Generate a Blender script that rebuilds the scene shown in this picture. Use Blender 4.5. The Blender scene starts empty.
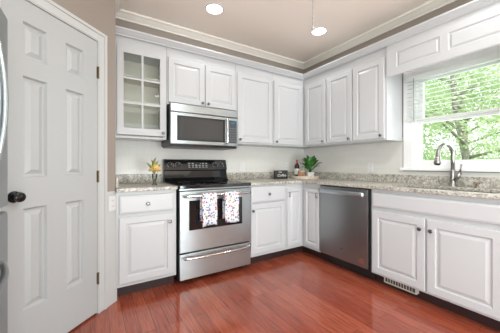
import bpy, bmesh, math, random
from mathutils import Vector, Matrix
R = math.radians
random.seed(7)
SC = bpy.context.scene
COL = SC.collection

# ------------------------------------------------------------------ camera
cam_d = bpy.data.cameras.new('camera'); cam = bpy.data.objects.new('camera', cam_d); COL.objects.link(cam)
cam.location = (-2.829, -2.924, 1.105)
cam.rotation_euler = (R(90), 0, R(-32.0))
cam_d.sensor_width = 36; cam_d.lens = 252/500*36; cam_d.shift_y = -0.003
cam_d.clip_start = 0.02
SC.camera = cam

# ------------------------------------------------------------------ world, sun, daylight, added fill, exposure
w = bpy.data.worlds.new('sky'); SC.world = w; w.use_nodes = True
bg = w.node_tree.nodes['Background']
bg.inputs['Color'].default_value = (0.90, 0.97, 1.0, 1); bg.inputs['Strength'].default_value = 2.2
def light(name, kind, loc, rot, energy, color=(1,1,1), **kw):
    d = bpy.data.lights.new(name, kind); d.energy = energy; d.color = color
    for k, v in kw.items(): setattr(d, k, v)
    o = bpy.data.objects.new(name, d); COL.objects.link(o); o.location = loc; o.rotation_euler = rot
    return o
light('sun', 'SUN', (8, -6, 12), (R(48), 0, R(38)), 4.6, (1, .97, .9), angle=R(2))
# fill lamps added in made-up openings, then daylight through the sink window
light('added_front_fill', 'AREA', (-2.0, -5.75, 1.25), (R(90), 0, 0), 5, (0.87, 0.97, 1.0), shape='RECTANGLE', size=2.9, size_y=2.1)  # added soft fill from behind the camera
light('added_ceiling_fill', 'AREA', (-2.0, -5.80, 0.45), (R(150), 0, 0), 165, (0.88, 0.97, 1.0), shape='RECTANGLE', size=2.9, size_y=0.8)  # added fill aimed upward to brighten the ceiling
light('added_left_fill', 'AREA', (-4.02, -4.45, 1.35), (R(118), 0, R(-90)), 92, (0.90, 0.97, 1.0), shape='RECTANGLE', size=1.9, size_y=1.5)  # added fill from the left to brighten the window wall
light('sink_window_daylight', 'AREA', (0.30, -1.98, 1.55), (0, R(90), 0), 10, (0.92, 1.0, 0.95), shape='RECTANGLE', size=0.9, size_y=0.85)
SC.view_settings.view_transform = 'Standard'; SC.view_settings.look = 'None'
SC.view_settings.exposure = 0.08; SC.view_settings.gamma = 1.0
SC.view_settings.use_curve_mapping = False

# ------------------------------------------------------------------ materials
def mat(name, color, rough=0.5, metal=0.0, spec=0.5, **kw):
    m = bpy.data.materials.new(name); m.use_nodes = True
    b = m.node_tree.nodes['Principled BSDF']
    b.inputs['Base Color'].default_value = (*color, 1); b.inputs['Roughness'].default_value = rough
    b.inputs['Metallic'].default_value = metal; b.inputs['Specular IOR Level'].default_value = spec
    for k, v in kw.items(): b.inputs[k].default_value = v
    return m
def nt(m): return m.node_tree.nodes, m.node_tree.links, m.node_tree.nodes['Principled BSDF']
def coord(m, scale=(1,1,1), rot=(0,0,0), kind='Object'):
    n, l, b = nt(m)
    t = n.new('ShaderNodeTexCoord'); p = n.new('ShaderNodeMapping')
    p.inputs['Scale'].default_value = scale; p.inputs['Rotation'].default_value = rot
    l.new(t.outputs[kind], p.inputs['Vector']); return p.outputs['Vector']
def noise(m, vec, scale, detail=2, rough=.5):
    n, l, b = nt(m); t = n.new('ShaderNodeTexNoise')
    t.inputs['Scale'].default_value = scale; t.inputs['Detail'].default_value = detail; t.inputs['Roughness'].default_value = rough
    l.new(vec, t.inputs['Vector']); return t
def ramp(m, fac, stops):
    n, l, b = nt(m); r = n.new('ShaderNodeValToRGB'); e = r.color_ramp.elements
    while len(e) < len(stops): e.new(.5)
    for i, (p, c) in enumerate(stops): e[i].position = p; e[i].color = (*c, 1)
    l.new(fac, r.inputs['Fac']); return r
def bump(m, h, strength=.2, dist=.01):
    n, l, b = nt(m); bp = n.new('ShaderNodeBump')
    bp.inputs['Strength'].default_value = strength; bp.inputs['Distance'].default_value = dist
    l.new(h, bp.inputs['Height']); l.new(bp.outputs['Normal'], b.inputs['Normal'])
def paint(name, c, rough, b=.04):
    m = mat(name, c, rough); t = noise(m, coord(m), 90, 3); bump(m, t.outputs['Fac'], b, .002); return m

M = {}
M['white'] = paint('white_cabinet_paint', (.545, .558, .568), .32, .02)
M['inside'] = paint('cabinet_interior_paint', (.62, .59, .51), .5)
M['door'] = paint('white_door_paint', (.445, .46, .462), .38, .02)
M['trim'] = paint('white_trim_paint', (.55, .56, .555), .4)
M['cream'] = paint('cream_trim_paint', (.84, .79, .72), .4)
M['wall'] = paint('greige_wall_paint', (.31, .265, .23), .75, .12)
M['ceil'] = paint('ceiling_paint', (.92, .84, .755), .9, .15)
M['black'] = mat('black_plastic', (.012, .012, .013), .35)
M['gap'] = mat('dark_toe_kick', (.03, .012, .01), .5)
M['glossblack'] = mat('black_glass', (.008, .009, .01), .06, spec=.6)
M['ring'] = mat('grey_burner_print', (.10, .10, .11), .3)
M['chrome'] = mat('chrome', (.72, .72, .72), .14, 1)
M['nickel'] = mat('dark_nickel_knob', (.20, .19, .18), .28, 1)
M['faucet'] = mat('brushed_nickel', (.34, .33, .315), .3, 1)
M['hinge'] = mat('aged_brass_hinge', (.16, .12, .07), .4, .9)
M['blackmetal'] = mat('black_metal_knob', (.012, .011, .011), .25, .3)
M['plate'] = mat('white_plastic_plate', (.72, .72, .70), .35)
M['slot'] = mat('outlet_slot', (.06, .06, .06), .5)
M['display'] = mat('blue_display', (.01, .05, .08), .2); 
M['display'].node_tree.nodes['Principled BSDF'].inputs['Emission Color'].default_value = (.05, .45, .75, 1)
M['display'].node_tree.nodes['Principled BSDF'].inputs['Emission Strength'].default_value = .35
M['print'] = mat('white_print', (.8, .8, .8), .4)
M['orange'] = mat('orange_sticker', (.62, .13, .08), .5)
M['lamp'] = mat('lit_lens', (1, 1, 1), .5)
M['lamp'].node_tree.nodes['Principled BSDF'].inputs['Emission Color'].default_value = (1, .97, .92, 1)
M['lamp'].node_tree.nodes['Principled BSDF'].inputs['Emission Strength'].default_value = 9
# brushed stainless: fine horizontal brushing
def stainless(name, c, rough, aniso=.75):
    m = mat(name, c, rough, 1.0); n, l, b = nt(m)
    t = noise(m, coord(m, (6, 6, 500)), 3, 2)
    r = ramp(m, t.outputs['Fac'], [(.3, (rough-.03,)*3), (.7, (rough+.03,)*3)])
    l.new(r.outputs['Color'], b.inputs['Roughness'])
    tg = n.new('ShaderNodeTangent'); tg.direction_type = 'RADIAL'; tg.axis = 'Z'; l.new(tg.outputs[0], b.inputs['Tangent'])
    b.inputs['Anisotropic'].default_value = aniso; b.inputs['Anisotropic Rotation'].default_value = .25
    return m
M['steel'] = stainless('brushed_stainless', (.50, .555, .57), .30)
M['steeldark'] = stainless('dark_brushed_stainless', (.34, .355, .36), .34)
M['sink'] = stainless('sink_stainless', (.45, .45, .45), .3)
# granite
g = mat('speckled_granite', (.6, .57, .52), .32); M['granite'] = g
n, l, b = nt(g); v = coord(g)
t1 = noise(g, v, 52, 4, .75); t2 = noise(g, v, 9, 3, .6); vo = n.new('ShaderNodeTexVoronoi'); vo.inputs['Scale'].default_value = 140; l.new(v, vo.inputs['Vector'])
r1 = ramp(g, t1.outputs['Fac'], [(.35, (.045, .042, .036)), (.44, (.24, .22, .18)), (.51, (.48, .45, .38)), (.63, (.80, .78, .72))])
r2 = ramp(g, t2.outputs['Fac'], [(.35, (.27, .255, .21)), (.65, (.62, .61, .57))])
mx = n.new('ShaderNodeMix'); mx.data_type = 'RGBA'; mx.inputs[0].default_value = .38
l.new(r1.outputs['Color'], mx.inputs[6]); l.new(r2.outputs['Color'], mx.inputs[7])
mx2 = n.new('ShaderNodeMix'); mx2.data_type = 'RGBA'
r3 = ramp(g, vo.outputs['Distance'], [(.12, (1,)*3), (.22, (0,)*3)])
mth = n.new('ShaderNodeMath'); mth.operation = 'MULTIPLY'; mth.inputs[1].default_value = .5; l.new(r3.outputs['Color'], mth.inputs[0])
l.new(mth.outputs[0], mx2.inputs[0]); l.new(mx.outputs[2], mx2.inputs[6]); mx2.inputs[7].default_value = (.13, .11, .09, 1)
l.new(mx2.outputs[2], b.inputs['Base Color'])
# cherry floor, planks running towards the back wall
f = mat('cherry_plank_floor', (.3, .07, .04), .2); M['floor'] = f
n, l, b = nt(f); v = coord(f, rot=(0, 0, R(90)))
br = n.new('ShaderNodeTexBrick'); l.new(v, br.inputs['Vector'])
br.inputs['Scale'].default_value = 1; br.inputs['Brick Width'].default_value = 1.15; br.inputs['Row Height'].default_value = .088
br.inputs['Mortar Size'].default_value = .0011; br.inputs['Mortar Smooth'].default_value = .2; br.offset = .37; br.squash = 1
br.inputs['Color1'].default_value = (.295, .060, .031, 1); br.inputs['Color2'].default_value = (.40, .100, .054, 1); br.inputs['Mortar'].default_value = (.07, .015, .008, 1)
vg = coord(f, (42, 2.2, 1)); tg = noise(f, vg, 2.2, 5, .65)
rg = ramp(f, tg.outputs['Fac'], [(.30, (.42, .34, .30)), (.56, (1, 1, 1)), (.8, (1.25, 1.25, 1.2))])
mg = n.new('ShaderNodeMix'); mg.data_type = 'RGBA'; mg.blend_type = 'MULTIPLY'; mg.inputs[0].default_value = .75
l.new(br.outputs['Color'], mg.inputs[6]); l.new(rg.outputs['Color'], mg.inputs[7]); l.new(mg.outputs[2], b.inputs['Base Color'])
rr = ramp(f, tg.outputs['Fac'], [(.3, (.13,)*3), (.8, (.22,)*3)]); b.inputs['Coat Weight'].default_value = .45; b.inputs['Coat Roughness'].default_value = .09; l.new(rr.outputs['Color'], b.inputs['Roughness'])
bump(f, br.outputs['Fac'], -.15, .002)
# subway tile
def tile(name, rot):
    m = mat(name, (.78, .76, .72), .16); n, l, b = nt(m); v = coord(m, rot=rot)
    br = n.new('ShaderNodeTexBrick'); l.new(v, br.inputs['Vector'])
    br.inputs['Scale'].default_value = 1; br.inputs['Brick Width'].default_value = .152; br.inputs['Row Height'].default_value = .076
    br.inputs['Mortar Size'].default_value = .0016; br.inputs['Mortar Smooth'].default_value = .3
    br.inputs['Color1'].default_value = (.69, .675, .635, 1); br.inputs['Color2'].default_value = (.71, .695, .655, 1); br.inputs['Mortar'].default_value = (.64, .625, .59, 1)
    l.new(br.outputs['Color'], b.inputs['Base Color']); bump(m, br.outputs['Fac'], -.3, .002); return m
M['tile_back'] = tile('back_subway_tile', (R(-90), 0, 0))
M['tile_right'] = tile('right_subway_tile', (0, R(-90), R(-90)))
# floral towel
def towel_mat(name, seed):
    m = mat(name, (.85, .85, .85), .9); n, l, b = nt(m); v = coord(m)
    vo = n.new('ShaderNodeTexVoronoi'); vo.inputs['Scale'].default_value = 46; l.new(v, vo.inputs['Vector'])
    tn = noise(m, v, 120, 2); 
    hs = n.new('ShaderNodeHueSaturation'); hs.inputs['Saturation'].default_value = 1.1; hs.inputs['Value'].default_value = .62
    rc = n.new('ShaderNodeSeparateColor'); l.new(vo.outputs['Color'], rc.inputs[0])
    pal = ramp(m, rc.outputs[0], [(0, (.50, .05, .05)), (.15, (.05, .12, .36)), (.34, (.70, .42, .06)), (.48, (.06, .22, .18)), (.66, (.62, .18, .14)), (.76, (.05, .07, .16))])
    pal.color_ramp.interpolation = 'CONSTANT'
    ad = n.new('ShaderNodeMath'); ad.operation = 'MULTIPLY_ADD'; l.new(tn.outputs['Fac'], ad.inputs[0]); ad.inputs[1].default_value = .55; l.new(vo.outputs['Distance'], ad.inputs[2])
    rk = ramp(m, ad.outputs[0], [(.63, (1,)*3), (.70, (0,)*3)])
    mx = n.new('ShaderNodeMix'); mx.data_type = 'RGBA'; l.new(rk.outputs['Color'], mx.inputs[0])
    mx.inputs[6].default_value = (.70, .715, .76, 1); l.new(pal.outputs['Color'], mx.inputs[7]); l.new(mx.outputs[2], b.inputs['Base Color']); return m
M['towel'] = towel_mat('floral_towel', 1)
# clear glass
def clear(name, tint, gl):
    m = bpy.data.materials.new(name); m.use_nodes = True; n = m.node_tree.nodes; l = m.node_tree.links; n.remove(n['Principled BSDF'])
    tr = n.new('ShaderNodeBsdfTransparent'); tr.inputs[0].default_value = (*tint, 1)
    gs = n.new('ShaderNodeBsdfGlossy'); gs.inputs['Roughness'].default_value = .03
    fr = n.new('ShaderNodeFresnel'); fr.inputs[0].default_value = 1.45
    mi = n.new('ShaderNodeMixShader'); l.new(fr.outputs[0], mi.inputs[0]); l.new(tr.outputs[0], mi.inputs[1]); l.new(gs.outputs[0], mi.inputs[2])
    l.new(mi.outputs[0], n['Material Output'].inputs[0]); return m
M['glass'] = clear('window_glass', (.97, .99, .98), 1)
M['vaseglass'] = clear('vase_glass', (.94, .95, .94), 1)
# plants and small things
def leafmat(name, c1, c2, trans=0.0, sc=3):
    m = mat(name, c1, .5); n, l, b = nt(m); t = noise(m, coord(m), sc, 3)
    r = ramp(m, t.outputs['Fac'], [(.35, c1), (.65, c2)]); l.new(r.outputs['Color'], b.inputs['Base Color'])
    if trans:
        td = n.new('ShaderNodeBsdfTranslucent'); l.new(r.outputs['Color'], td.inputs[0]); mi = n.new('ShaderNodeMixShader'); mi.inputs[0].default_value = trans
        l.new(b.outputs[0], mi.inputs[1]); l.new(td.outputs[0], mi.inputs[2]); l.new(mi.outputs[0], n['Material Output'].inputs[0])
    return m
M['leaf'] = leafmat('houseplant_leaf', (.014, .075, .010), (.05, .20, .025), 0, 18)
M['treeleaf'] = leafmat('tree_leaf', (.36, .48, .23), (.66, .76, .50), .5, 1.2)
M['bark'] = leafmat('bark', (.20, .17, .14), (.34, .30, .26), 0, 9)
M['grass'] = leafmat('lawn', (.12, .25, .06), (.22, .38, .10), 0, 3)
M['petal'] = leafmat('yellow_petal', (.85, .55, .16), (.92, .72, .32), 0, 40)
M['paleleaf'] = leafmat('pale_leaf', (.25, .30, .08), (.45, .42, .14), 0, 40)
M['pot'] = mat('white_ceramic', (.80, .79, .76), .3)
M['soil'] = mat('soil', (.04, .025, .015), .9)
M['wood'] = leafmat('washed_wood', (.60, .51, .40), (.74, .67, .56), 0, 22)
M['copper'] = mat('copper_tan_cup', (.60, .35, .22), .35, .3)
M['bottle'] = mat('dark_bottle_glass', (.012, .014, .012), .08)
M['redcap'] = mat('red_capsule', (.45, .03, .03), .35)
M['label'] = mat('paper_label', (.72, .70, .64), .6)
M['slat'] = leafmat('white_blind_slat', (.86, .88, .86), (.86, .88, .86), .35, 3)
M['sash'] = paint('white_window_paint', (.88, .885, .88), .35)
M['grey'] = mat('grey_fridge_side', (.33, .34, .34), .4, .4)
M['registerm'] = mat('almond_register', (.62, .58, .50), .4, .2)
M['cord'] = mat('grey_cord', (.30, .29, .28), .5)
M['soap'] = mat('bronze_nickel', (.40, .33, .26), .3, 1)
M['concrete'] = mat('patio_paving', (.45, .43, .40), .8)

# ------------------------------------------------------------------ mesh helpers
def finish(name, bm, m, parent=None, smooth=False, bev=0, loc=None, rotz=0):
    bmesh.ops.recalc_face_normals(bm, faces=bm.faces)
    me = bpy.data.meshes.new(name); bm.to_mesh(me); bm.free()
    me.materials.append(m)
    if smooth:
        for p in me.polygons: p.use_smooth = True
    o = bpy.data.objects.new(name, me); COL.objects.link(o)
    if parent: o.parent = parent
    if loc: o.location = loc
    if rotz: o.rotation_euler = (0, 0, rotz)
    if bev:
        b = o.modifiers.new('bevel', 'BEVEL'); b.width = bev; b.segments = 2; b.limit_method = 'ANGLE'; b.angle_limit = R(40)
    return o
def add_box(bm, x0, x1, y0, y1, z0, z1, mtx=None):
    vs = [bm.verts.new((x, y, z)) for z in (z0, z1) for y in (y0, y1) for x in (x0, x1)]
    if mtx is not None:
        for v in vs: v.co = mtx @ v.co
    for q in ((0,1,3,2),(4,6,7,5),(0,4,5,1),(2,3,7,6),(0,2,6,4),(1,5,7,3)): bm.faces.new([vs[i] for i in q])
def box(name, x0, x1, y0, y1, z0, z1, m, parent=None, bev=0, **kw):
    bm = bmesh.new(); add_box(bm, x0, x1, y0, y1, z0, z1); return finish(name, bm, m, parent, bev=bev, **kw)
def boxes(name, lst, m, parent=None, bev=0, **kw):
    bm = bmesh.new()
    for a in lst: add_box(bm, *a)
    return finish(name, bm, m, parent, bev=bev, **kw)
def add_lathe(bm, prof, seg=24, mtx=None, axis='z', c=(0,0,0)):
    rings = []
    for r, h in prof:
        ring = []
        for i in range(seg):
            a = 2*math.pi*i/seg; p = Vector((r*math.cos(a), r*math.sin(a), h))
            if axis == '-y': p = Vector((p.x, -p.z, p.y))
            p += Vector(c)
            if mtx is not None: p = mtx @ p
            ring.append(bm.verts.new(p))
        rings.append(ring)
    for a, b in zip(rings, rings[1:]):
        for i in range(seg): bm.faces.new((a[i], a[(i+1)%seg], b[(i+1)%seg], b[i]))
    if prof[0][0] > 1e-5: bm.faces.new(rings[0][::-1])
    if prof[-1][0] > 1e-5: bm.faces.new(rings[-1])
def lathe(name, prof, m, parent=None, seg=24, axis='z', c=(0,0,0), smooth=True, **kw):
    bm = bmesh.new(); add_lathe(bm, [(max(r, 1e-6), h) for r, h in prof], seg, None, axis, c)
    bmesh.ops.remove_doubles(bm, verts=bm.verts, dist=1e-5)
    o = finish(name, bm, m, parent, smooth=smooth, **kw)
    if smooth: 
        e = o.modifiers.new('es', 'EDGE_SPLIT'); e.split_angle = R(42)
    return o
def add_tube(bm, pts, rad, seg=10, cap=True, flat=1.0):
    pts = [Vector(p) for p in pts]; rads = rad if isinstance(rad, (list, tuple)) else [rad]*len(pts)
    rings = []; up = None
    for i, p in enumerate(pts):
        t = (pts[min(i+1, len(pts)-1)] - pts[max(i-1, 0)]).normalized()
        if up is None: up = Vector((0,0,1)) if abs(t.z) < .9 else Vector((0,1,0))
        s = t.cross(up).normalized(); up = s.cross(t).normalized()
        rings.append([bm.verts.new(p + (s*math.cos(2*math.pi*k/seg) + up*math.sin(2*math.pi*k/seg)*flat)*rads[i]) for k in range(seg)])
    for a, b in zip(rings, rings[1:]):
        for k in range(seg): bm.faces.new((a[k], a[(k+1)%seg], b[(k+1)%seg], b[k]))
    if cap: bm.faces.new(rings[0][::-1]); bm.faces.new(rings[-1])
def tube(name, pts, rad, m, parent=None, seg=10, flat=1.0, **kw):
    bm = bmesh.new(); add_tube(bm, pts, rad, seg, flat=flat); return finish(name, bm, m, parent, smooth=True, **kw)
def arc(p0, p1, bulge, n=14):
    p0, p1, bulge = Vector(p0), Vector(p1), Vector(bulge)
    return [p0.lerp(p1, i/n) + bulge*(1-(2*i/n-1)**2) for i in range(n+1)]
# a slab x0..x1 by z0..z1, back at y=0 and front at y=-t, with raised panels let into its front
RAISED = [(0, 0), (.006, .011), (.014, .011), (.036, .002)]
def add_panelled(bm, x0, x1, z0, z1, t, panels, rings=RAISED, edge=.004, y=0):
    xs = sorted({x0+edge, x1-edge, *[p[0] for p in panels], *[p[1] for p in panels]})
    zs = sorted({z0+edge, z1-edge, *[p[2] for p in panels], *[p[3] for p in panels]})
    V = {}
    def vert(x, yy, z):
        k = (round(x, 5), round(yy, 5), round(z, 5))
        if k not in V: V[k] = bm.verts.new((x, yy, z))
        return V[k]
    for i in range(len(xs)-1):
        for j in range(len(zs)-1):
            cx, cz = (xs[i]+xs[i+1])/2, (zs[j]+zs[j+1])/2
            if any(p[0] < cx < p[1] and p[2] < cz < p[3] for p in panels): continue
            bm.faces.new([vert(xs[i], y-t, zs[j]), vert(xs[i+1], y-t, zs[j]), vert(xs[i+1], y-t, zs[j+1]), vert(xs[i], y-t, zs[j+1])])
    def loop(a, b, c, d, yy): return [vert(a, yy, c), vert(b, yy, c), vert(b, yy, d), vert(a, yy, d)]
    for (a, b, c, d) in panels:
        prev = None
        for ins, dep in rings:
            L = loop(a+ins, b-ins, c+ins, d-ins, y-t+dep)
            if prev:
                for k in range(4): bm.faces.new((prev[k], prev[(k+1)%4], L[(k+1)%4], L[k]))
            prev = L
        bm.faces.new(prev)
    A = loop(x0, x1, z0, z1, y); B = loop(x0, x1, z0, z1, y-t+edge)
    for k in range(4): bm.faces.new((A[k], A[(k+1)%4], B[(k+1)%4], B[k]))
    bm.faces.new(A[::-1])
    # chamfer from the side to the front, in straight strips
    def strip(pts_in, pts_out):
        for p, q, r_, s in zip(pts_in, pts_in[1:], pts_out[1:], pts_out): bm.faces.new([vert(*p), vert(*q), vert(*r_), vert(*s)])
    f_, o_ = y-t, y-t+edge
    for zz, zo in ((z0+edge, z0), (z1-edge, z1)):
        bm.faces.new([vert(x, f_, zz) for x in xs] + [vert(x1, o_, zo), vert(x0, o_, zo)])
    for xx, xo in ((x0+edge, x0), (x1-edge, x1)):
        bm.faces.new([vert(xx, f_, z) for z in zs] + [vert(xo, o_, z1), vert(xo, o_, z0)])
def panelled(name, x0, x1, z0, z1, t, panels, m, parent=None, rings=RAISED, y=0, **kw):
    bm = bmesh.new(); add_panelled(bm, x0, x1, z0, z1, t, panels, rings, y=y); return finish(name, bm, m, parent, **kw)
def sweep_profile(bm, path, prof, closed=False):
    """path: list of (x, y); prof: list of (out, z) with out measured to the right-hand side of travel; mitred corners"""
    P = [Vector(p) for p in path]; rings = []
    for i, p in enumerate(P):
        d0 = (P[i]-P[i-1]).normalized() if i else None
        d1 = (P[i+1]-P[i]).normalized() if i < len(P)-1 else None
        nn = []
        for d in (d0, d1):
            if d is not None: nn.append(Vector((d.y, -d.x)))
        if len(nn) == 2:
            m_ = (nn[0]+nn[1]); m_ = m_/(1+nn[0].dot(nn[1]))
        else: m_ = nn[0]
        rings.append([bm.verts.new((p.x+m_.x*o, p.y+m_.y*o, z)) for o, z in prof])
    k = len(prof)
    for a, b in zip(rings, rings[1:]):
        for i in range(k): bm.faces.new((a[i], a[(i+1)%k], b[(i+1)%k], b[i]))
    bm.faces.new(rings[0]); bm.faces.new(rings[-1][::-1])
def slab_grid(bm, xs, ys, inside, z0, z1):
    V = {}
    def vt(x, y, z):
        k = (round(x,5), round(y,5), z)
        if k not in V: V[k] = bm.verts.new((x, y, z))
        return V[k]
    nx, ny = len(xs)-1, len(ys)-1
    on = lambda i, j: 0 <= i < nx and 0 <= j < ny and inside((xs[i]+xs[i+1])/2, (ys[j]+ys[j+1])/2)
    for i in range(nx):
        for j in range(ny):
            if not on(i, j): continue
            a, b, c, d = xs[i], xs[i+1], ys[j], ys[j+1]
            bm.faces.new([vt(a,c,z1), vt(b,c,z1), vt(b,d,z1), vt(a,d,z1)]); bm.faces.new([vt(a,c,z0), vt(a,d,z0), vt(b,d,z0), vt(b,c,z0)])
            if not on(i-1, j): bm.faces.new([vt(a,c,z0), vt(a,c,z1), vt(a,d,z1), vt(a,d,z0)])
            if not on(i+1, j): bm.faces.new([vt(b,c,z0), vt(b,d,z0), vt(b,d,z1), vt(b,c,z1)])
            if not on(i, j-1): bm.faces.new([vt(a,c,z0), vt(b,c,z0), vt(b,c,z1), vt(a,c,z1)])
            if not on(i, j+1): bm.faces.new([vt(a,d,z0), vt(a,d,z1), vt(b,d,z1), vt(b,d,z0)])

def thing(name, label, cat, loc=(0,0,0), rotz=0, group=None):
    o = bpy.data.objects.new(name, None); COL.objects.link(o); o.empty_display_size = .1
    o.location = loc; o.rotation_euler = (0, 0, rotz); o['label'] = label; o['category'] = cat
    if group: o['group'] = group
    return o
def tag(o, label, cat, group=None, kind=None):
    o['label'] = label; o['category'] = cat
    if group: o['group'] = group
    if kind: o['kind'] = kind
    return o
def struct(o): o['kind'] = 'structure'; return o
def senum(name, loc=(0,0,0), rotz=0):
    o = bpy.data.objects.new(name, None); COL.objects.link(o); o.location = loc; o.rotation_euler = (0,0,rotz); o['kind'] = 'structure'; return o

# ------------------------------------------------------------------ the room
CEIL = 2.68; XL = -2.67; DC = (-2.67, -.60)           # pantry corner
WX0, WY1 = -3.95, -5.9
struct(box('floor', WX0, 0, WY1, 0, -.06, 0, M['floor']))
struct(box('ceiling', WX0-.1, .12, WY1-.1, .12, CEIL, CEIL+.08, M['ceil']))
struct(box('wall_back', WX0-.1, .12, 0, .12, -.06, CEIL, M['wall']))
wy0, wy1, wz0, wz1 = -1.60, -2.37, 1.075, 2.03          # window hole
bm = bmesh.new()
for a in ((0,.12, wy0, 0, -.06, CEIL), (0,.12, WY1, wy1, -.06, CEIL), (0,.12, wy1, wy0, -.06, wz0), (0,.12, wy1, wy0, wz1, CEIL)): add_box(bm, *a)
struct(finish('wall_right', bm, M['wall']))
struct(boxes('wall_left', [(WX0-.1, WX0, -3.45, 0, -.06, CEIL), (WX0-.1, WX0, WY1, -5.45, -.06, CEIL), (WX0-.1, WX0, -5.45, -3.45, -.06, .55), (WX0-.1, WX0, -5.45, -3.45, 2.15, CEIL)], M['wall']))
bm = bmesh.new()
for a in ((WX0, -3.5, WY1-.1, WY1, -.06, CEIL), (-.5, 0, WY1-.1, WY1, -.06, CEIL), (-3.5, -.5, WY1-.1, WY1, 2.35, CEIL)): add_box(bm, *a)
struct(finish('wall_front', bm, M['wall']))
struct(box('wall_pantry_side', XL-.09, XL, -.60, 0, 0, CEIL, M['wall']))
bm = bmesh.new(); DL = .955
for a in ((-DL, -.80, 0, .09, 0, CEIL), (-.18, 0, 0, .09, 0, CEIL), (-.80, -.18, 0, .09, 2.03, CEIL)): add_box(bm, *a)
struct(finish('wall_pantry', bm, M['wall'], loc=(DC[0], DC[1], 0), rotz=R(45)))
ex, ey = DC[0]-DL*.7071, DC[1]-DL*.7071
struct(box('wall_pantry_front', WX0, ex, ey, ey+.09, 0, CEIL, M['wall']))

# pantry door in its casing
dr = senum('door_1', (DC[0], DC[1], 0), R(45))
def sixp(x0, x1):
    wl = (.065, .065+.148); out = []
    a, b = x0+.105, x0+.105+.132; c, d = x1-.12-.132, x1-.12
    for p, q in ((a, b), (c, d)):
        for z0, z1 in ((.30, .865), (1.035, 1.597), (1.70, 1.897)): out.append((p, q, z0, z1))
    return out
DEEP = [(0, 0), (.009, .016), (.020, .016), (.044, .003)]
slab = panelled('panel_slab', -.795, -.187, .012, 2.018, .035, sixp(-.795, -.187), M['door'], dr, DEEP, y=.028)
def casing_bm():
    bm = bmesh.new()
    for a in ((-.187, -.108), (-.874, -.795)):
        add_box(bm, a[0], a[1], -.014, 0, 0, 2.10)
        s = 1 if a[0] > -.5 else -1; xo = a[1] if s > 0 else a[0]
        add_box(bm, min(xo, xo-s*.022), max(xo, xo-s*.022), -.022, -.014, 0, 2.10)
        xi = a[0] if s > 0 else a[1]
        add_box(bm, min(xi+s*.006, xi+s*.016), max(xi+s*.006, xi+s*.016), -.018, -.014, 0, 2.03)
    add_box(bm, -.795, -.187, -.014, 0, 2.02, 2.10); add_box(bm, -.852, -.130, -.022, -.014, 2.078, 2.10); add_box(bm, -.795, -.187, -.018, -.014, 2.026, 2.036)
    add_box(bm, -.187, -.18, 0, .09, 0, 2.03); add_box(bm, -.80, -.795, 0, .09, 0, 2.03); add_box(bm, -.80, -.18, 0, .09, 2.02, 2.03)
    return bm
finish('casing', casing_bm(), M['trim'], dr, bev=.002)
kn = lathe('door_knob', [(.031, 0), (.031, .006), (.012, .010), (.011, .026), (.022, .032), (.027, .042), (.025, .052), (.014, .058), (0, .059)], M['blackmetal'], slab, axis='-y', c=(-.735, -.007, .935))
for z in (.265, 1.02, 1.79):
    bm = bmesh.new(); add_box(bm, -.196, -.186, -.010, -.006, z-.042, z+.042); add_lathe(bm, [(.006, z-.044), (.006, z+.044)], 10, None, 'z', (-.188, -.016, 0))
    finish('hinge', bm, M['hinge'], dr)
# white wainscot strip, chair height, right of the pantry casing
struct(box('trim_1', -.108, .0, -.006, 0, .0, .895, M['trim'], loc=(DC[0], DC[1], 0), rotz=R(45)))
struct(box('baseboard_left', -.108, .0, -.016, -.006, 0, .10, M['trim'], bev=.003, loc=(DC[0], DC[1], 0), rotz=R(45)))
# ceiling crown
prof = [(0, 2.612), (.012, 2.612), (.014, 2.624), (.030, 2.632), (.062, 2.655), (.080, 2.662), (.082, 2.68), (0, 2.68)]
bm = bmesh.new(); sweep_profile(bm, [(ex, ey), DC, (XL, 0), (0, 0), (0, WY1)], prof)
struct(finish('trim_2', bm, M['cream']))
# tile splash on both walls, around the window casing
struct(boxes('tile_back', [(XL, 0, -.008, 0, .90, 1.40)], M['tile_back']))
struct(boxes('tile_right', [(-.008, 0, -1.50, -.008, .90, 1.40), (-.008, 0, -2.47, -1.50, .90, 1.04), (-.008, 0, -2.95, -2.47, .90, 1.40)], M['tile_right']))

# ------------------------------------------------------------------ window
wn = senum('window_1')
boxes('casing', [(-.016, 0, -1.60, -1.51, 1.075, 2.10), (-.016, 0, -2.46, -2.37, 1.075, 2.10), (-.016, 0, -2.37, -1.60, 2.03, 2.10)], M['sash'], wn, bev=.002)
box('window_sill', -.045, .03, -2.485, -1.485, 1.048, 1.078, M['sash'], wn, bev=.005)
def ring(x0, x1, y0, y1, z0, z1, wd, wb=None):
    wb = wb or wd
    return [(x0,x1,y0,y0+wd,z0,z1), (x0,x1,y1-wd,y1,z0,z1), (x0,x1,y0+wd,y1-wd,z0,z0+wb), (x0,x1,y0+wd,y1-wd,z1-wd,z1)]
boxes('jamb', ring(0, .12, wy1, wy0, 1.078, wz1, .02), M['sash'], wn)
lo = boxes('lower_sash', ring(.030, .060, -2.35, -1.62, 1.098, 1.575, .045, .055), M['sash'], wn, bev=.003)
box('pane', .043, .047, -2.305, -1.665, 1.153, 1.53, M['glass'], lo)
up = boxes('upper_sash', ring(.065, .095, -2.35, -1.62, 1.545, 2.01, .045), M['sash'], wn, bev=.003)
box('pane', .078, .082, -2.305, -1.665, 1.59, 1.965, M['glass'], up)

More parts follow.
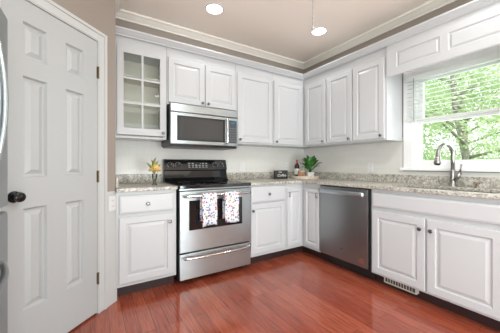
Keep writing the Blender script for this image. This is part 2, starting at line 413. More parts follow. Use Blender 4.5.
# blind over the upper half
bl = thing('window_blind', 'white horizontal slat blind lowered halfway over the sink window', 'blind', (-.045, -1.985, 1.55))
box('headrail', -.025, .025, -.425, .425, .41, .465, M['slat'], bl, bev=.004)
bm = bmesh.new()
mt = Matrix.Rotation(R(-6), 4, 'Y')
for k in range(9):
    add_box(bm, -.024, .024, -.42, .42, -.0012, .0012, Matrix.Translation((0, 0, .05+.041*k)) @ mt)
finish('slats', bm, M['slat'], bl)
box('bottom_rail', -.025, .025, -.42, .42, 0, .018, M['slat'], bl, bev=.004)
for yy in (.33, -.33):
    tube('ladder_cord', [(-.025, yy, .01), (-.025, yy, .41)], .0015, M['slat'], bl, 6)
tube('tilt_wand', [(-.035, .345, .43), (-.034, .345, .0)], .003, M['cord'], bl, 8)

# ------------------------------------------------------------------ cabinets
def knob(parent, x, z, y):
    return lathe('knob', [(.008, 0), (.006, .010), (.013, .017), (.0155, .023), (.012, .029), (0, .031)], M['nickel'], parent, 16, '-y', (x, y, z))
UF = .305; BF = .61; DT = .02
def cab_door(parent, x0, x1, z0, z1, front, knobpos=None, fr=.055, name='door'):
    rings = RAISED if min(x1-x0, z1-z0) > .2 else [(0, 0), (.005, .007), (.010, .007), (.022, .002)]
    d = panelled(name, x0, x1, z0, z1, DT, [(x0+fr, x1-fr, z0+fr, z1-fr)], M['white'], parent, rings, y=-front-.001)
    if knobpos: knob(d, knobpos[0], knobpos[1], -front-.001-DT)
    return d
def drawer_front(parent, x0, x1, z0, z1, front, kn=True, name='drawer'):
    bm = bmesh.new(); add_panelled(bm, x0, x1, z0, z1, DT, [(x0+.010, x1-.010, z0+.010, z1-.010)], [(0, 0), (.006, -.0025)], edge=.005, y=-front-.001)
    d = finish(name, bm, M['white'], parent)
    if kn: knob(d, (x0+x1)/2, (z0+z1)/2, -front-.001-DT)
    return d
def carcass(parent, x0, x1, z0, z1, depth, m=None):
    """closed box body with a face frame"""
    return box('body', x0, x1, -depth, -.009, z0, z1, M['white'], parent, bev=.0015)
UZ0, UZ1 = 1.36, 2.31
BACK = lambda x: ((x, 0, 0), 0.0)
RIGHT = R(-90)

# glass-door cabinet
c = thing('upper_cabinet', 'white wall cabinet with a six pane glass door, at the left end', 'cabinet', (XL, 0, UZ0))
W = .478
boxes('body', [(.001, .02, -UF, -.009, 0, .95), (W-.02, W, -UF, -.009, 0, .95), (.02, W-.02, -UF, -.009, 0, .02), (.02, W-.02, -UF, -.009, .83, .95), (.02, W-.02, -.02, -.009, .02, .83),
              (.02, .035, -UF, -UF+.02, .02, .83), (W-.035, W-.02, -UF, -UF+.02, .02, .83)], M['white'], c)
for z in (.345, .592): box('shelf', .02, W-.02, -UF+.03, -.02, z, z+.016, M['inside'], c)
box('interior_back', .021, W-.021, -.024, -.0205, .021, .829, M['inside'], c)
x0, x1, z0, z1 = .03, .466, .03, .845; s = .055
gx0, gx1, gz0, gz1 = x0+s, x1-s, z0+s+.01, z1-s+.005
mx_ = (gx0+gx1)/2
lst = [(x0, gx0, z0, z1), (gx1, x1, z0, z1), (gx0, gx1, z0, gz0), (gx0, gx1, gz1, z1), (mx_-.009, mx_+.009, gz0, gz1)]
yb, yf = -UF-.001, -UF-.001-DT
bm = bmesh.new()
for a in lst: add_box(bm, a[0], a[1], yf, yb, a[2], a[3])
for k in (1, 2):
    zz = gz0+(gz1-gz0)*k/3
    add_box(bm, gx0, mx_-.009, yf+.002, yb, zz-.009, zz+.009); add_box(bm, mx_+.009, gx1, yf+.002, yb, zz-.009, zz+.009)
gd = finish('door', bm, M['white'], c)
box('pane', gx0, gx1, yb-.008, yb-.005, gz0, gz1, M['glass'], gd)
knob(gd, x1-.028, z0+.03, yf)

# over the microwave
c = thing('upper_cabinet', 'short white two-door wall cabinet above the microwave', 'cabinet', (-2.19, 0, 1.725))
carcass(c, .001, .795, 0, .585, UF)
cab_door(c, .012, .400, .02, .478, UF, (.372, .05)); cab_door(c, .412, .788, .02, .478, UF, (.440, .05))
# back wall, right of the range
c = thing('upper_cabinet', 'white single-door wall cabinet right of the microwave', 'cabinet', (-1.393, 0, UZ0))
carcass(c, .001, .546, 0, .95, UF); cab_door(c, .016, .527, .018, .843, UF, (.044, .048))
c = thing('upper_cabinet', 'white corner wall cabinet with its door on the range wall', 'cabinet', (-.845, 0, UZ0))
carcass(c, .001, .835, 0, .95, UF); cab_door(c, .012, .508, .018, .843, UF, (.042, .048))
# right wall
def rc(name, label, y): return thing(name, label, 'cabinet', (0, y, UZ0), RIGHT)
c = rc('upper_cabinet', 'narrow white wall cabinet on the window wall, beside the corner', -.307)
carcass(c, .001, .418, 0, .95, UF); cab_door(c, .052, .408, .018, .838, UF, (.378, .048))
c = rc('upper_cabinet', 'white wall cabinet above the dishwasher, second from the corner', -.726)
carcass(c, .0, .382, 0, .95, UF); cab_door(c, .012, .374, .018, .838, UF, (.344, .048))
c = rc('upper_cabinet', 'white wall cabinet nearest the window, third from the corner', -1.109)
carcass(c, .0, .389, 0, .95, UF); cab_door(c, .008, .369, .018, .838, UF, (.340, .048))
c = rc('upper_cabinet', 'white wall cabinet on the far side of the sink window', -2.475)
carcass(c, .0, .43, 0, .95, UF); cab_door(c, .012, .418, .018, .838, UF, (.042, .048))
# valance over the window
v = panelled('window_valance', 1.500, 2.473, 1.985, 2.31, .021, [(1.60, 1.96, 2.06, 2.203), (2.02, 2.39, 2.06, 2.203)], M['white'], None, [(0, 0), (.006, .008), (.012, .008), (.026, .001)], y=-.303)
v.rotation_euler = (0, 0, RIGHT)
tag(v, 'white panelled valance board bridging the cabinets above the sink window', 'valance')
# crown on the cabinets
bm = bmesh.new()
cp = [(0, 2.297), (.008, 2.297), (.010, 2.309), (.020, 2.314), (.043, 2.336), (.050, 2.340), (.052, 2.354), (-.02, 2.354), (-.02, 2.312), (0, 2.312)]
sweep_profile(bm, [(XL+.002, -.327), (-.327, -.327), (-.327, -2.92)], cp)
tag(finish('cabinet_crown', bm, M['white']), 'white crown moulding running along the top of the wall cabinets', 'moulding')

# base cabinets ----------------------------------------------------
BZ0, BZ1 = .10, .884
def base(label, loc, rotz, W, toe=True):
    c = thing('base_cabinet', label, 'cabinet', loc, rotz)
    box('body', .001, W-.001, -BF, -.01, BZ0, BZ1, M['white'], c, bev=.0015)
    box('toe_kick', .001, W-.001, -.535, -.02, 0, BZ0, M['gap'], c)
    return c
c = base('white base cabinet left of the range, under the flower vase', (XL+.003, 0, 0), 0, .488)
drawer_front(c, .020, .462, .70, .853, BF); cab_door(c, .020, .462, .130, .675, BF, (.424, .602))
c = base('white base cabinet right of the range, with one drawer and door', (-1.392, 0, 0), 0, .502)
drawer_front(c, .012, .482, .695, .866, BF); cab_door(c, .012, .482, .135, .680, BF, (.030, .607))
# corner cabinet
c = thing('base_cabinet', 'white corner base cabinet with two narrow doors meeting in the corner', 'cabinet', (0, 0, 0))
boxes('body', [(-.888, -.01, -BF, -.01, BZ0, BZ1), (-BF, -.01, -.898, -BF, BZ0, BZ1)], M['white'], c)
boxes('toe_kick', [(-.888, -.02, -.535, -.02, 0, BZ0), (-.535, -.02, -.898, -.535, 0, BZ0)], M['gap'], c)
def pull(parent, x, z, y):
    bm = bmesh.new(); add_tube(bm, [(x, y-.018, z-.030), (x, y-.020, z), (x, y-.018, z+.030)], .005, 8)
    for s in (-1, 1): add_tube(bm, [(x, y, z+s*.024), (x, y-.018, z+s*.024)], .004, 8)
    return finish('pull', bm, M['nickel'], parent, smooth=True)
d = cab_door(c, -.872, -.655, .135, .828, BF, None, .042); pull(d, -.848, .755, -BF-.021)
d = cab_door(c, .655, .892, .135, .828, BF, None, .042); pull(d, .868, .755, -BF-.021); d.rotation_euler = (0, 0, RIGHT)
# sink base: panels, open top for the bowl
def sinkbase():
    c = thing('base_cabinet', 'wide white sink base cabinet with a false front and two doors', 'cabinet', (0, -1.523, 0), RIGHT)
    W = .922
    boxes('body', [(.001, .02, -BF, -.01, BZ0, BZ1), (W-.02, W-.001, -BF, -.01, BZ0, BZ1), (.02, W-.02, -BF, -BF+.02, BZ0, BZ1), (.02, W-.02, -BF+.02, -.01, BZ0, BZ0+.02), (.02, W-.02, -.03, -.01, BZ0+.02, BZ1)], M['white'], c)
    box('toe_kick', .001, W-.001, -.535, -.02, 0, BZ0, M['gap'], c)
    drawer_front(c, .018, W-.018, .722, .848, BF, False, 'false_front')
    cab_door(c, .018, .455, .118, .682, BF, (.424, .600)); cab_door(c, .470, W-.018, .118, .682, BF, (.502, .600))
sinkbase()
c = base('white base cabinet at the far end, beyond the sink', (0, -2.446, 0), RIGHT, .49)
drawer_front(c, .012, .478, .70, .853, BF); cab_door(c, .012, .478, .130, .675, BF, (.04, .602))
# floor register in the toe kick of the sink base
rg = thing('floor_register', 'pale metal vent register in the toe kick under the sink', 'vent', (-.536, -1.762, .042), RIGHT)
boxes('frame', [(-.135, .135, -.046, 0, 0, .009), (-.135, .135, -.046, 0, .047, .056), (-.135, -.126, -.046, 0, .009, .047), (.126, .135, -.046, 0, .009, .047)], M['registerm'], rg)
box('grille_back', -.126, .126, -.041, -.037, .009, .047, M['slot'], rg)
bm = bmesh.new()
for k in range(10): add_box(bm, -.1045+.0226*k, -.1010+.0226*k, -.044, -.041, .009, .047)
finish('louvres', bm, M['registerm'], rg)

# ------------------------------------------------------------------ counters
CZ0, CZ1 = .884, .914
ct = box('countertop', XL+.002, -2.174, -.648, -.009, CZ0, CZ1, M['granite'], None, bev=.005)
tag(ct, 'short speckled granite countertop left of the range', 'countertop')
box('backsplash_strip', XL+.002, -2.174, -.030, -.009, CZ1, 1.008, M['granite'], ct, bev=.003)
box('side_splash', XL+.002, XL+.022, -.60, -.030, CZ1, 1.008, M['granite'], ct, bev=.003)
bm = bmesh.new()
SX0, SX1, SY0, SY1 = -.535, -.135, -2.36, -1.62
xs = [-1.392, -.648, SX0, SX1, -.009]; ys = [-2.935, SY0, SY1, -.648, -.009]
def ins(x, y):
    if y > -.648: return True
    return x > -.648 and not (SX0 < x < SX1 and SY0 < y < SY1)
slab_grid(bm, xs, ys, ins, CZ0, CZ1)
ct2 = finish('countertop', bm, M['granite'], None, bev=.005)
tag(ct2, 'long L-shaped speckled granite countertop with the sink cut in', 'countertop')
box('backsplash_strip', -1.392, -.030, -.030, -.009, CZ1, 1.005, M['granite'], ct2, bev=.003)
box('backsplash_strip', -.030, -.009, -2.935, -.009, CZ1, 1.002, M['granite'], ct2, bev=.003)
# sink
bm = bmesh.new()
def bowl(bm, x0, x1, y0, y1, zt, zb):
    r = [[bm.verts.new(p) for p in ((x0-d, y0-d, z), (x1+d, y0-d, z), (x1+d, y1+d, z), (x0-d, y1+d, z))] for d, z in ((.012, zt), (0, zt), (-.015, zb), (-.05, zb-.01))]
    for a, b in zip(r, r[1:]):
        for i in range(4): bm.faces.new((a[i], a[(i+1)%4], b[(i+1)%4], b[i]))
    bm.faces.new(r[-1])
bowl(bm, SX0, SX1, SY0, SY1, .8825, .72)
sk = finish('kitchen_sink', bm, M['sink']); sm = sk.modifiers.new('solid', 'SOLIDIFY'); sm.thickness = .002; sm.offset = -1
tag(sk, 'undermount steel sink bowl let into the granite below the window', 'sink')
# faucet
fc = thing('kitchen_faucet', 'brushed nickel gooseneck faucet at the sink in front of the window', 'faucet', (-.092, -1.972, CZ1), R(-10))
lathe('base', [(.030, 0), (.030, .008), (.024, .016), (.021, .05), (.019, .12), (.015, .15)], M['faucet'], fc)
pts = [(0, 0, .13), (0, 0, .255)]
for k in range(13):
    a = math.pi*k/12
    pts.append((-.102+.102*math.cos(a), 0, .272+.102*math.sin(a)))
pts += [(-.205, 0, .255)]
tube('spout', pts, .0155, M['faucet'], fc, 14)
hd = tube('spray_head', [(-.204, 0, .272), (-.207, 0, .25), (-.213, 0, .215), (-.216, 0, .198)], [.016, .021, .026, .025], M['faucet'], fc, 14)
tube('spray_face', [(-.216, 0, .198), (-.2175, 0, .192)], [.021, .019], M['black'], hd, 14)
bm = bmesh.new(); add_tube(bm, [(.0, -.012, .055), (.0, -.040, .085), (.002, -.056, .125)], [.019, .017, .014], 12)
add_tube(bm, [(.002, -.054, .122), (.004, -.060, .160), (.005, -.064, .198)], [.008, .007, .010], 10); finish('lever', bm, M['faucet'], fc, smooth=True)
sd = thing('soap_dispenser', 'small nickel soap dispenser right of the faucet', 'dispenser', (-.088, -2.138, CZ1))
lathe('base', [(.020, 0), (.020, .005), (.011, .010), (.010, .032), (.013, .036)], M['soap'], sd, 16)
bm = bmesh.new(); add_lathe(bm, [(.020, .034), (.022, .042), (.017, .050)], 16); add_tube(bm, [(0, 0, .044), (-.04, 0, .046), (-.06, 0, .038)], .006, 8)
finish('pump_head', bm, M['soap'], sd, smooth=True)

# ------------------------------------------------------------------ range
rg = thing('range', 'stainless electric range with a black glass top and backguard', 'stove', (-1.783, 0, 0))
hw = .380
box('body', -hw, hw, -.625, -.012, .045, .885, M['black'], rg)
for sx in (-1, 1):
    for sy in (-.56, -.08): lathe('foot', [(.018, 0), (.018, .02), (.012, .025), (.012, .045)], M['black'], rg, 12, c=(sx*.33, sy, 0))
box('front_rail', -hw, hw, -.655, -.625, .868, .888, M['steel'], rg, bev=.004)
ck = box('cooktop', -hw, hw, -.668, -.09, .888, .918, M['glossblack'], rg, bev=.004)
def ringmesh(bm, cx, cy, r, z):
    seg = 40; o = []
    for rr in (r, r-.006):
        o.append([bm.verts.new((cx+rr*math.cos(2*math.pi*i/seg), cy+rr*math.sin(2*math.pi*i/seg), z)) for i in range(seg)])
    for i in range(seg): bm.faces.new((o[0][i], o[0][(i+1)%seg], o[1][(i+1)%seg], o[1][i]))
for cx, cy, r in ((-.19, -.50, .115), (.19, -.50, .095), (-.19, -.24, .08), (.19, -.24, .105)):
    bm = bmesh.new(); ringmesh(bm, cx, cy, r, .9184); ringmesh(bm, cx, cy, r*.55, .9184); finish('burner_ring', bm, M['ring'], ck)
bm = bmesh.new()
pf = [(-.012, .885), (-.135, .918), (-.095, .96), (-.082, 1.04), (-.098, 1.048), (-.070, 1.158), (-.055, 1.168), (-.012, 1.168)]
ra = [bm.verts.new((-hw, y, z)) for y, z in pf]; rb = [bm.verts.new((hw, y, z)) for y, z in pf]
for i in range(len(pf)): bm.faces.new((ra[i], ra[(i+1)%len(pf)], rb[(i+1)%len(pf)], rb[i]))
bm.faces.new(ra[::-1]); bm.faces.new(rb)
bgd = finish('backguard', bm, M['glossblack'], rg, bev=.003)
tilt = Matrix.Translation((0, -.084, 1.103)) @ Matrix.Rotation(R(-14), 4, 'X')
for xx in (-.31, -.225, .225, .31):
    bm = bmesh.new(); add_lathe(bm, [(.026, 0), (.024, .006), (.019, .008), (.017, .026), (1e-6, .027)], 20, tilt, '-y', (xx, 0, 0))
    kb = finish('control_knob', bm, M['black'], bgd, smooth=False)
    bm = bmesh.new()
    for k in range(9):
        a = R(-120+30*k); add_box(bm, -.0025, .0025, -.0012, 0, .0305, .0345, tilt @ Matrix.Translation((xx, 0, 0)) @ Matrix.Rotation(a, 4, 'Y'))
    finish('dial_marks', bm, M['print'], kb)
    bm = bmesh.new(); add_box(bm, -.0015, .0015, -.0285, -.027, .004, .016, tilt @ Matrix.Translation((xx, 0, 0))); finish('pointer', bm, M['print'], kb)
bm = bmesh.new(); add_box(bm, -.125, .125, -.003, 0, -.032, .036, tilt); cpn = finish('control_panel', bm, M['black'], bgd)
bm = bmesh.new(); add_box(bm, -.045, .03, -.005, -.003, .004, .028, tilt); finish('clock_display', bm, mat('green_display', (.02, .05, .03), .2), cpn)
bm = bmesh.new()
for i in range(6):
    for j in range(3):
        if -.5 < i-2.2 < .6 and j == 2: continue
        add_box(bm, -.112+.042*i, -.088+.042*i, -.0045, -.003, -.026+.022*j, -.021+.022*j, tilt)
finish('buttons', bm, M['print'], cpn)
od = boxes('oven_door', [(-hw+.002, hw-.002, -.660, -.628, .300, .862)], M['steel'], rg, bev=.006)
box('oven_window', -.292, .272, -.6625, -.659, .500, .775, M['glossblack'], od, bev=.001)
hp = arc((-.352, -.705, .818), (.352, -.705, .818), (0, -.018, .006))
bm = bmesh.new(); add_tube(bm, hp, .013, 12)
for s in (-1, 1): add_tube(bm, [(s*.335, -.655, .818), (s*.345, -.706, .818)], .012, 10)
finish('oven_handle', bm, M['chrome'], od, smooth=True)
dw = box('drawer', -hw+.002, hw-.002, -.660, -.628, .052, .288, M['steel'], rg, bev=.006)
bm = bmesh.new(); add_tube(bm, arc((-.352, -.696, .255), (.352, -.696, .255), (0, -.012, -.004)), .011, 12)
for s in (-1, 1): add_tube(bm, [(s*.335, -.655, .255), (s*.345, -.697, .255)], .010, 10)
finish('drawer_handle', bm, M['chrome'], dw, smooth=True)
# towels
def towel(label, xc, w_, zb, seed):
    rnd = random.Random(seed); bm = bmesh.new(); nx = 14
    path = [(-.690, zb+.03+.02)] 
    back = [(-.6885, .62+.02*i) for i in range(0, 9)]
    back = [(-.690, .58), (-.689, .70), (-.690, .80)]
    hy, hz, r = -.7195, .823, .0185
    top = [(hy+r*math.cos(a), hz+r*math.sin(a)) for a in [R(x) for x in (0, 30, 60, 90, 120, 150, 180)]]
    front = [(hy-r-.001, hz-.03-(hz-.03-zb)*i/9) for i in range(10)]
    pth = back + top + front
    g = []
    for k, (y, z) in enumerate(pth):
        row = []
        drop = max(0, (hz-z)/.3) if k >= len(back)+len(top)-1 else 0
        for i in range(nx+1):
            u = i/nx-.5
            x = xc + u*w_*(1-.04*drop) + .003*math.sin(z*30+seed)
            yy = y - (.006+.010*drop)*0.5*(1+math.sin(u*11+seed))*drop
            zz = z + (.006*math.sin(u*5+seed) if k == len(pth)-1 else 0)
            row.append(bm.verts.new((x, yy, zz)))
        g.append(row)
    for a, b in zip(g, g[1:]):
        for i in range(nx): bm.faces.new((a[i], a[i+1], b[i+1], b[i]))
    o = finish('dish_towel', bm, M['towel'], None, smooth=True)
    s = o.modifiers.new('thick', 'SOLIDIFY'); s.thickness = .003; s.offset = 1
    tag(o, label, 'towel', 'floral towels on the oven handle'); return o
towel('colourful floral dish towel on the oven handle, the left of two', -1.905, .150, .545, 1)
towel('colourful floral dish towel on the oven handle, the right of two', -1.672, .152, .548, 4)

# ------------------------------------------------------------------ microwave
mw = thing('microwave', 'stainless over-the-range microwave under the short wall cabinet', 'microwave', (-1.797, 0, 1.305))
hw = .380
box('body', -hw, hw, -.375, -.012, 0, .418, M['black'], mw, bev=.003)
vt = box('vent_grille', -hw, hw, -.405, -.375, .335, .417, M['steel'], mw, bev=.008)
bm = bmesh.new()
for k in range(24): add_box(bm, -.35+.029*k, -.329+.029*k, -.40, -.38, .4165, .4178)
finish('vent_slots', bm, M['black'], vt)
md = box('door', -hw, .243, -.405, -.377, .012, .331, M['steel'], mw, bev=.006)
box('window_frame', -.316, .212, -.4075, -.404, .048, .300, M['black'], md, bev=.001)
box('door_window', -.290, .186, -.4090, -.407, .070, .278, mat('microwave_window', (.06, .06, .06), .12), md)
bm = bmesh.new(); add_tube(bm, arc((.226, -.435, .030), (.226, -.435, .318), (0, -.014, 0)), .013, 12)
for z in (.045, .303): add_tube(bm, [(.226, -.400, z), (.226, -.436, z)], .011, 10)
finish('door_handle', bm, M['chrome'], md, smooth=True)
cp = box('control_panel', .247, hw, -.403, -.377, .012, .331, M['steel'], mw, bev=.005)
kp = box('keypad', .266, .362, -.405, -.4025, .045, .300, mat('grey_keypad', (.06, .065, .075), .3), cp)
box('clock_display', .290, .340, -.4065, -.405, .262, .282, M['display'], kp)
bm = bmesh.new()
for i in range(3):
    for j in range(6): add_box(bm, .276+.028*i, .294+.028*i, -.4062, -.405, .065+.028*j, .076+.028*j)
finish('buttons', bm, mat('key_print', (.16, .17, .18), .4), kp)
box('bottom_panel', -hw+.01, hw-.01, -.395, -.03, -.014, .0, M['black'], mw, bev=.003)

# ------------------------------------------------------------------ dishwasher
dwt = thing('dishwasher', 'stainless dishwasher between the corner cabinet and the sink base', 'dishwasher', (0, -.902, 0), RIGHT)
box('tub', .004, .616, -.605, -.02, .10, .874, M['black'], dwt)
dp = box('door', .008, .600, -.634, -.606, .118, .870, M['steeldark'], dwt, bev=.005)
bm = bmesh.new(); add_tube(bm, arc((.030, -.668, .820), (.578, -.668, .820), (0, -.010, 0)), .010, 14, flat=2.3)
for x in (.045, .563): add_tube(bm, [(x, -.632, .820), (x, -.668, .820)], .012, 10)
finish('door_handle', bm, M['steel'], dp, smooth=True)
box('kick_plate', .004, .616, -.555, -.02, .01, .10, M['black'], dwt)
box('badge', .285, .325, -.6355, -.6335, .232, .240, M['chrome'], dp)
st = bmesh.new()
for (r0, r1, a0, a1, zx) in ((.026, .022, 20, 330, 1.0), (.014, .010, 160, 420, 1.0)):
    seg = 24; o = []
    for rr in (r0, r1): o.append([st.verts.new((.540+rr*math.cos(R(a0+(a1-a0)*i/seg)), -.6352, .180+rr*zx*math.sin(R(a0+(a1-a0)*i/seg)))) for i in range(seg+1)])
    for i in range(seg): st.faces.new((o[0][i], o[0][i+1], o[1][i+1], o[1][i]))
so = finish('sticker', st, M['orange'], dp); so['label'] = 'orange swirl sticker'

# ------------------------------------------------------------------ refrigerator
fr = thing('refrigerator', 'stainless refrigerator standing beside the white pantry door', 'refrigerator', (-3.144, -1.872, 0), R(90))
# local: x along +y world, front towards -y local = +x world
box('body', -.455, .455, .07, .78, .03, 1.735, M['grey'], fr, bev=.004)
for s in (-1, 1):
    d = box('door', min(s*.003, s*.455), max(s*.003, s*.455), 0, .062, .925, 1.75, M['steeldark'], fr, bev=.010)
    bm = bmesh.new(); add_tube(bm, arc((s*.035, -.03, .985), (s*.035, -.03, 1.62), (0, -.050, 0), 18), .009, 12)
    for z in (1.0, 1.605): add_tube(bm, [(s*.035, .002, z), (s*.035, -.034, z)], .010, 10)
    finish('door_handle', bm, M['steel'], d, smooth=True)
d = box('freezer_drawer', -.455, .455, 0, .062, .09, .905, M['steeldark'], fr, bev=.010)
bm = bmesh.new(); add_tube(bm, arc((-.31, -.014, .715), (.31, -.014, .715), (0, -.052, 0), 18), .011, 12)
for x in (-.305, .305): add_tube(bm, [(x, .004, .715), (x, -.018, .715)], .011, 10)
finish('drawer_handle', bm, M['steeldark'], d, smooth=True)
box('kick_grille', -.44, .44, .05, .70, 0, .08, M['black'], fr)

# ------------------------------------------------------------------ ceiling lights
def can(x, y, label, power):
    t = thing('recessed_light', label, 'ceiling light', (x, y, CEIL), 0, 'recessed ceiling lights')
    lathe('trim_ring', [(.090, 0), (.090, -.004), (.080, -.008), (.080, 0)], M['trim'], t, 32)
    lathe('lens', [(.080, -.002), (.078, -.005), (0, -.006)], M['lamp'], t, 32)
    o = light('can_lamp', 'SPOT', (0, 0, -.03), (0, 0, 0), power, (.95, .985, 1), spot_size=R(150), spot_blend=.6, shadow_soft_size=.07); o.parent = t
can(-1.787, -.581, 'lit round recessed ceiling light above the range and microwave', 8)
can(-.572, -.842, 'lit round recessed ceiling light near the corner behind a thin hanging cord', 8)
can(-1.75, -2.35, 'recessed ceiling light in the middle of the kitchen, level with the sink', 58)
can(-.60, -2.35, 'recessed ceiling light over the counter run by the sink window', 12)
can(-2.95, -2.10, 'recessed ceiling light in front of the pantry door and refrigerator', 12)
can(-1.55, -3.70, 'recessed ceiling light behind the viewer, on the patio side', 14)
# hanging cord
pc = thing('pull_cord', 'thin grey cord hanging from the ceiling before the corner light', 'cord', (-1.476, -1.621, CEIL))
lathe('canopy', [(.03, 0), (.03, -.008), (.008, -.022)], M['cord'], pc, 16)
tube('cord', [(0, 0, -.01), (0, 0, -.575)], .004, M['cord'], pc, 8)
lathe('finial', [(.004, -.57), (.010, -.58), (.011, -.595), (.005, -.605), (0, -.606)], M['cord'], pc, 12)
lathe('bead', [(.004, -.505), (.008, -.512), (.004, -.52)], M['cord'], pc, 10)

# ------------------------------------------------------------------ outlets
def outlet(label, loc, rotz):
    t = thing('wall_outlet', label, 'outlet', loc, rotz, 'white wall outlets')
    p = box('plate', -.036, .036, -.006, 0, -.058, .058, M['plate'], t, bev=.002)
    for z in (-.022, .022):
        f = box('socket', -.017, .017, -.008, -.006, z-.014, z+.014, M['plate'], t, bev=.002)
        boxes('slots', [(-.008, -.006, -.0084, -.008, z-.005, z+.006), (.006, .008, -.0084, -.008, z-.005, z+.006)], M['slot'], f)
outlet('white outlet on the back tile, near the dark lettered sign', (-.36, -.008, 1.085), 0)
outlet('white outlet on the back tile, just right of the range', (-1.130, -.008, 1.08), 0)
outlet('white outlet on the window wall tile, above the dishwasher', (-.008, -1.132, 1.075), RIGHT)
outlet('white outlet low on the strip between pantry door and base cabinet', (DC[0]-.045*.7071+.006*.7071, DC[1]-.045*.7071-.006*.7071, .80), R(45))

# ------------------------------------------------------------------ things on the counters
# flowers
vs = thing('flower_vase', 'slim clear glass vase of yellow flowers on the left counter', 'vase', (-2.326, -.396, CZ1))
lathe('glass', [(.026, 0), (.027, .004), (.014, .016), (.013, .03), (.022, .07), (.026, .105), (.024, .105), (.020, .07), (.010, .03), (.008, .02), (0, .019)], M['vaseglass'], vs, 20)
rnd = random.Random(3)
def petal_head(bm, c, r, n, rnd):
    for k in range(n):
        a = 2*math.pi*k*.382; e = -.5+1.9*k/n
        d = Vector((math.cos(a)*math.cos(e), math.sin(a)*math.cos(e), math.sin(e))); s = d.cross(Vector((0, 0, 1))).normalized(); u = s.cross(d)
        c0 = Vector(c); p = [c0 + d*r*.25, c0 + d*r*.75 + s*r*.38 + u*.1*r, c0 + d*r*1.05 + u*.3*r, c0 + d*r*.75 - s*r*.38 + u*.1*r]
        bm.faces.new([bm.verts.new(q) for q in p])
for cc, r in (((.006, -.014, .140), .052), ((-.022, .0, .138), .036), ((.034, .006, .136), .036)):
    bm = bmesh.new(); petal_head(bm, cc, r, 26, rnd)
    o = finish('flower', bm, M['petal'], vs); s = o.modifiers.new('t', 'SOLIDIFY'); s.thickness = .002
    tube('stem', [(0, 0, .03), (cc[0]*.5, cc[1]*.5, .09), (cc[0], cc[1], cc[2])], .0018, M['leaf'], vs, 6)
def leaf_strip(bm, base, tip, width, sag, n=6, cup=.15):
    base, tip = Vector(base), Vector(tip); d = tip-base; s = d.cross(Vector((0, 0, 1)))
    s = s.normalized() if s.length > 1e-6 else Vector((1, 0, 0)); up = s.cross(d).normalized(); rows = []
    for i in range(n+1):
        t = i/n; w_ = width*(math.sin(math.pi*min(1, t**.8*.97+.03))**.75); p = base+d*t+Vector((0, 0, sag*4*t*(1-t)))
        rows.append([bm.verts.new(p - s*w_ + up*w_*cup), bm.verts.new(p), bm.verts.new(p + s*w_ + up*w_*cup)])
    for a, b in zip(rows, rows[1:]):
        for k in range(2): bm.faces.new((a[k], a[k+1], b[k+1], b[k]))
bm = bmesh.new()
for tip, ww in (((-.082, -.01, .215), .022), ((-.055, .01, .205), .02), ((.012, .0, .265), .026), ((.035, -.01, .235), .022), ((.06, .0, .20), .018), ((-.03, 0, .245), .02)):
    leaf_strip(bm, (0, 0, .10), tip, ww*1.3, .01, cup=.7)
o = finish('leaves', bm, M['paleleaf'], vs, smooth=True); s = o.modifiers.new('t', 'SOLIDIFY'); s.thickness = .0015

# sign
sg = thing('tabletop_sign', 'small dark block sign with white script standing left of the tray', 'sign', (-.628, -.20, CZ1), R(-14))
box('block', -.098, .098, -.022, .022, 0, .116, mat('dark_wood_sign', (.025, .022, .022), .6), sg, bev=.003)
def text(name, s, size, x, z, y, parent, shear=0, m=None):
    cu = bpy.data.curves.new(name, 'FONT'); cu.body = s; cu.size = size; cu.align_x = 'CENTER'; cu.shear = shear; cu.extrude = .0006; cu.offset = .0003
    cu.materials.append(m or M['plate']); tmp = bpy.data.objects.new('tmp', cu); COL.objects.link(tmp)
    me = bpy.data.meshes.new_from_object(tmp.evaluated_get(bpy.context.evaluated_depsgraph_get())); bpy.data.objects.remove(tmp)
    o = bpy.data.objects.new(name, me); COL.objects.link(o); o.parent = parent
    o.location = (x, y, z); o.rotation_euler = (R(90), 0, 0); return o
text('lettering', 'Coffee', .048, .004, .034, -.0228, sg, .35)
text('lettering', 'FRESH', .018, -.015, .088, -.0228, sg)

# tray and what it carries
TX, TY = -.29, -.325
tr = lathe('round_tray', [(.180, 0), (.190, .004), (.194, .042), (.186, .042), (.182, .012), (0, .012)], M['wood'], None, 40)
tr.location = (TX, TY, CZ1); tag(tr, 'round pale wooden tray in the counter corner', 'tray')
TZ = CZ1+.0125
bt = thing('wine_bottle', 'dark wine bottle with a red capsule on the corner tray', 'bottle', (-.348, -.222, TZ))
lathe('glass', [(.034, 0), (.037, .004), (.037, .150), (.030, .178), (.0145, .200), (.0135, .245), (.014, .252), (0, .252)], M['bottle'], bt, 24)
lathe('capsule', [(.0142, .203), (.0145, .206), (.0145, .254), (0, .256)], M['redcap'], bt, 20)
lathe('paper_label', [(.0374, .045), (.0376, .046), (.0376, .125), (.0374, .126)], M['label'], bt, 24)
cu = lathe('copper_cup', [(.036, 0), (.040, .004), (.050, .078), (.053, .082), (.053, .096), (.048, .096), (.046, .080), (.036, .010), (0, .009)], M['copper'], None, 28)
cu.location = (-.396, -.362, TZ); tag(cu, 'tan copper cup at the front of the corner tray', 'cup')
pp = thing('potted_plant', 'leafy green houseplant in a white pot on the corner tray', 'plant', (-.272, -.405, TZ))
lathe('pot', [(.043, 0), (.048, .004), (.057, .060), (.060, .064), (.060, .078), (.054, .078), (.051, .060), (.0, .058)], M['pot'], pp, 28)
lathe('soil', [(.0505, .058), (.0505, .066), (0, .068)], M['soil'], pp, 20)
bms = bmesh.new(); rnd = random.Random(11)
RT, FW = Vector((.848, -.53, 0)), Vector((.53, .848, 0))
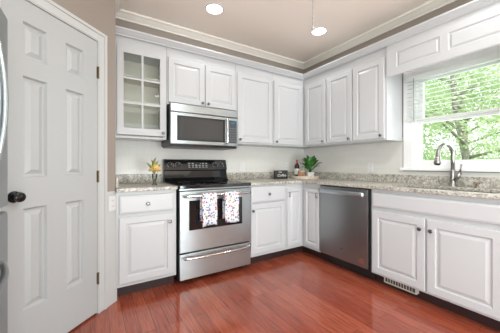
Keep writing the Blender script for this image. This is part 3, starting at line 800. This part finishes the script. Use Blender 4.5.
LV = [(-.15, .11, -.03), (-.12, .175, .02), (-.05, .235, .03), (.07, .225, .02), (.165, .125, -.03), (.14, .165, .04), (-.07, .14, -.09), (.05, .15, -.10),
      (.01, .20, -.03), (-.12, .06, -.05), (.115, .075, -.07), (.0, .17, .09), (-.08, .20, .08), (.09, .20, .09)]
for k, (a, h, d) in enumerate(LV):
    bm = bmesh.new(); tip = RT*a + FW*d + Vector((0, 0, .085+h)); b0 = tip*.34 + Vector((0, 0, .062 + .10*h))
    b0.z = max(b0.z, .09); leaf_strip(bm, b0, tip, .047+.009*rnd.random(), .018, 8, .22)
    add_tube(bms, [(0, 0, .06), b0*.5+Vector((0, 0, .045)), b0], .003, 6)
    o = finish('leaf', bm, M['leaf'], pp, smooth=True); sl = o.modifiers.new('t', 'SOLIDIFY'); sl.thickness = .001
finish('stems', bms, M['leaf'], pp, smooth=True)

# ------------------------------------------------------------------ outside
struct(box('ground_outside', -40, 40, -40, 40, -1.0, -.9, M['grass']))
struct(box('ground_patio', -9, .12, -30, -6.0, -.16, -.06, M['concrete']))
def tree(label, x, y, h, cr, nleaf, seed, r0=.12):
    rnd = random.Random(seed)
    t = thing('tree', label, 'tree', (x, y, -.9), 0, 'trees outside the window')
    lean = Vector((rnd.uniform(-.4, .4), rnd.uniform(-.8, .8), h))
    tube('trunk', [(0, 0, -.05), lean*.3, lean*.65+Vector((.05, .1, 0)), lean], [r0, r0*.8, r0*.55, r0*.2], M['bark'], t, 8)
    tips = []; bm = bmesh.new()
    for k in range(14):
        z = h*(.14+.78*k/14); a = rnd.uniform(0, 6.28); L = cr*(1.0-.35*k/14)
        p0 = lean*(z/h); p1 = p0 + Vector((math.cos(a)*L, math.sin(a)*L, rnd.uniform(.1, .9)))
        add_tube(bm, [p0, p0.lerp(p1, .5)+Vector((0, 0, .12)), p1], [.04, .025, .008], 6); tips += [p1, p0.lerp(p1, .6), p0.lerp(p1, .8)]
    finish('branches', bm, M['bark'], t, smooth=True)
    verts, faces = [], []
    for k in range(nleaf):
        c = rnd.choice(tips) + Vector((rnd.gauss(0, .42), rnd.gauss(0, .42), rnd.gauss(0, .34)))
        d = Vector((rnd.gauss(0, 1), rnd.gauss(0, 1), rnd.gauss(0, .7))).normalized(); s = d.cross(Vector((rnd.random(), rnd.random(), rnd.random()))).normalized()
        L = rnd.uniform(.06, .12); i = len(verts)
        verts += [c-d*L*.5, c+s*L*.28, c+d*L*.5, c-s*L*.28]; faces.append((i, i+1, i+2, i+3))
    me = bpy.data.meshes.new('foliage'); me.from_pydata(verts, [], faces); me.materials.append(M['treeleaf'])
    o = bpy.data.objects.new('foliage', me); COL.objects.link(o); o.parent = t
tree('nearest leafy tree outside, filling the left of the window', 4.6, -.9, 5.2, 1.5, 7500, 1)
tree('leafy tree outside in the right part of the window', 4.9, .9, 5.6, 1.6, 7500, 2)
tree('leafy tree standing farther off behind the two nearer trees', 8.0, .4, 6.5, 2.0, 7500, 3)
tree('bushy tree farther off at the right edge of the window', 8.2, 3.0, 6.0, 2.2, 7500, 4)
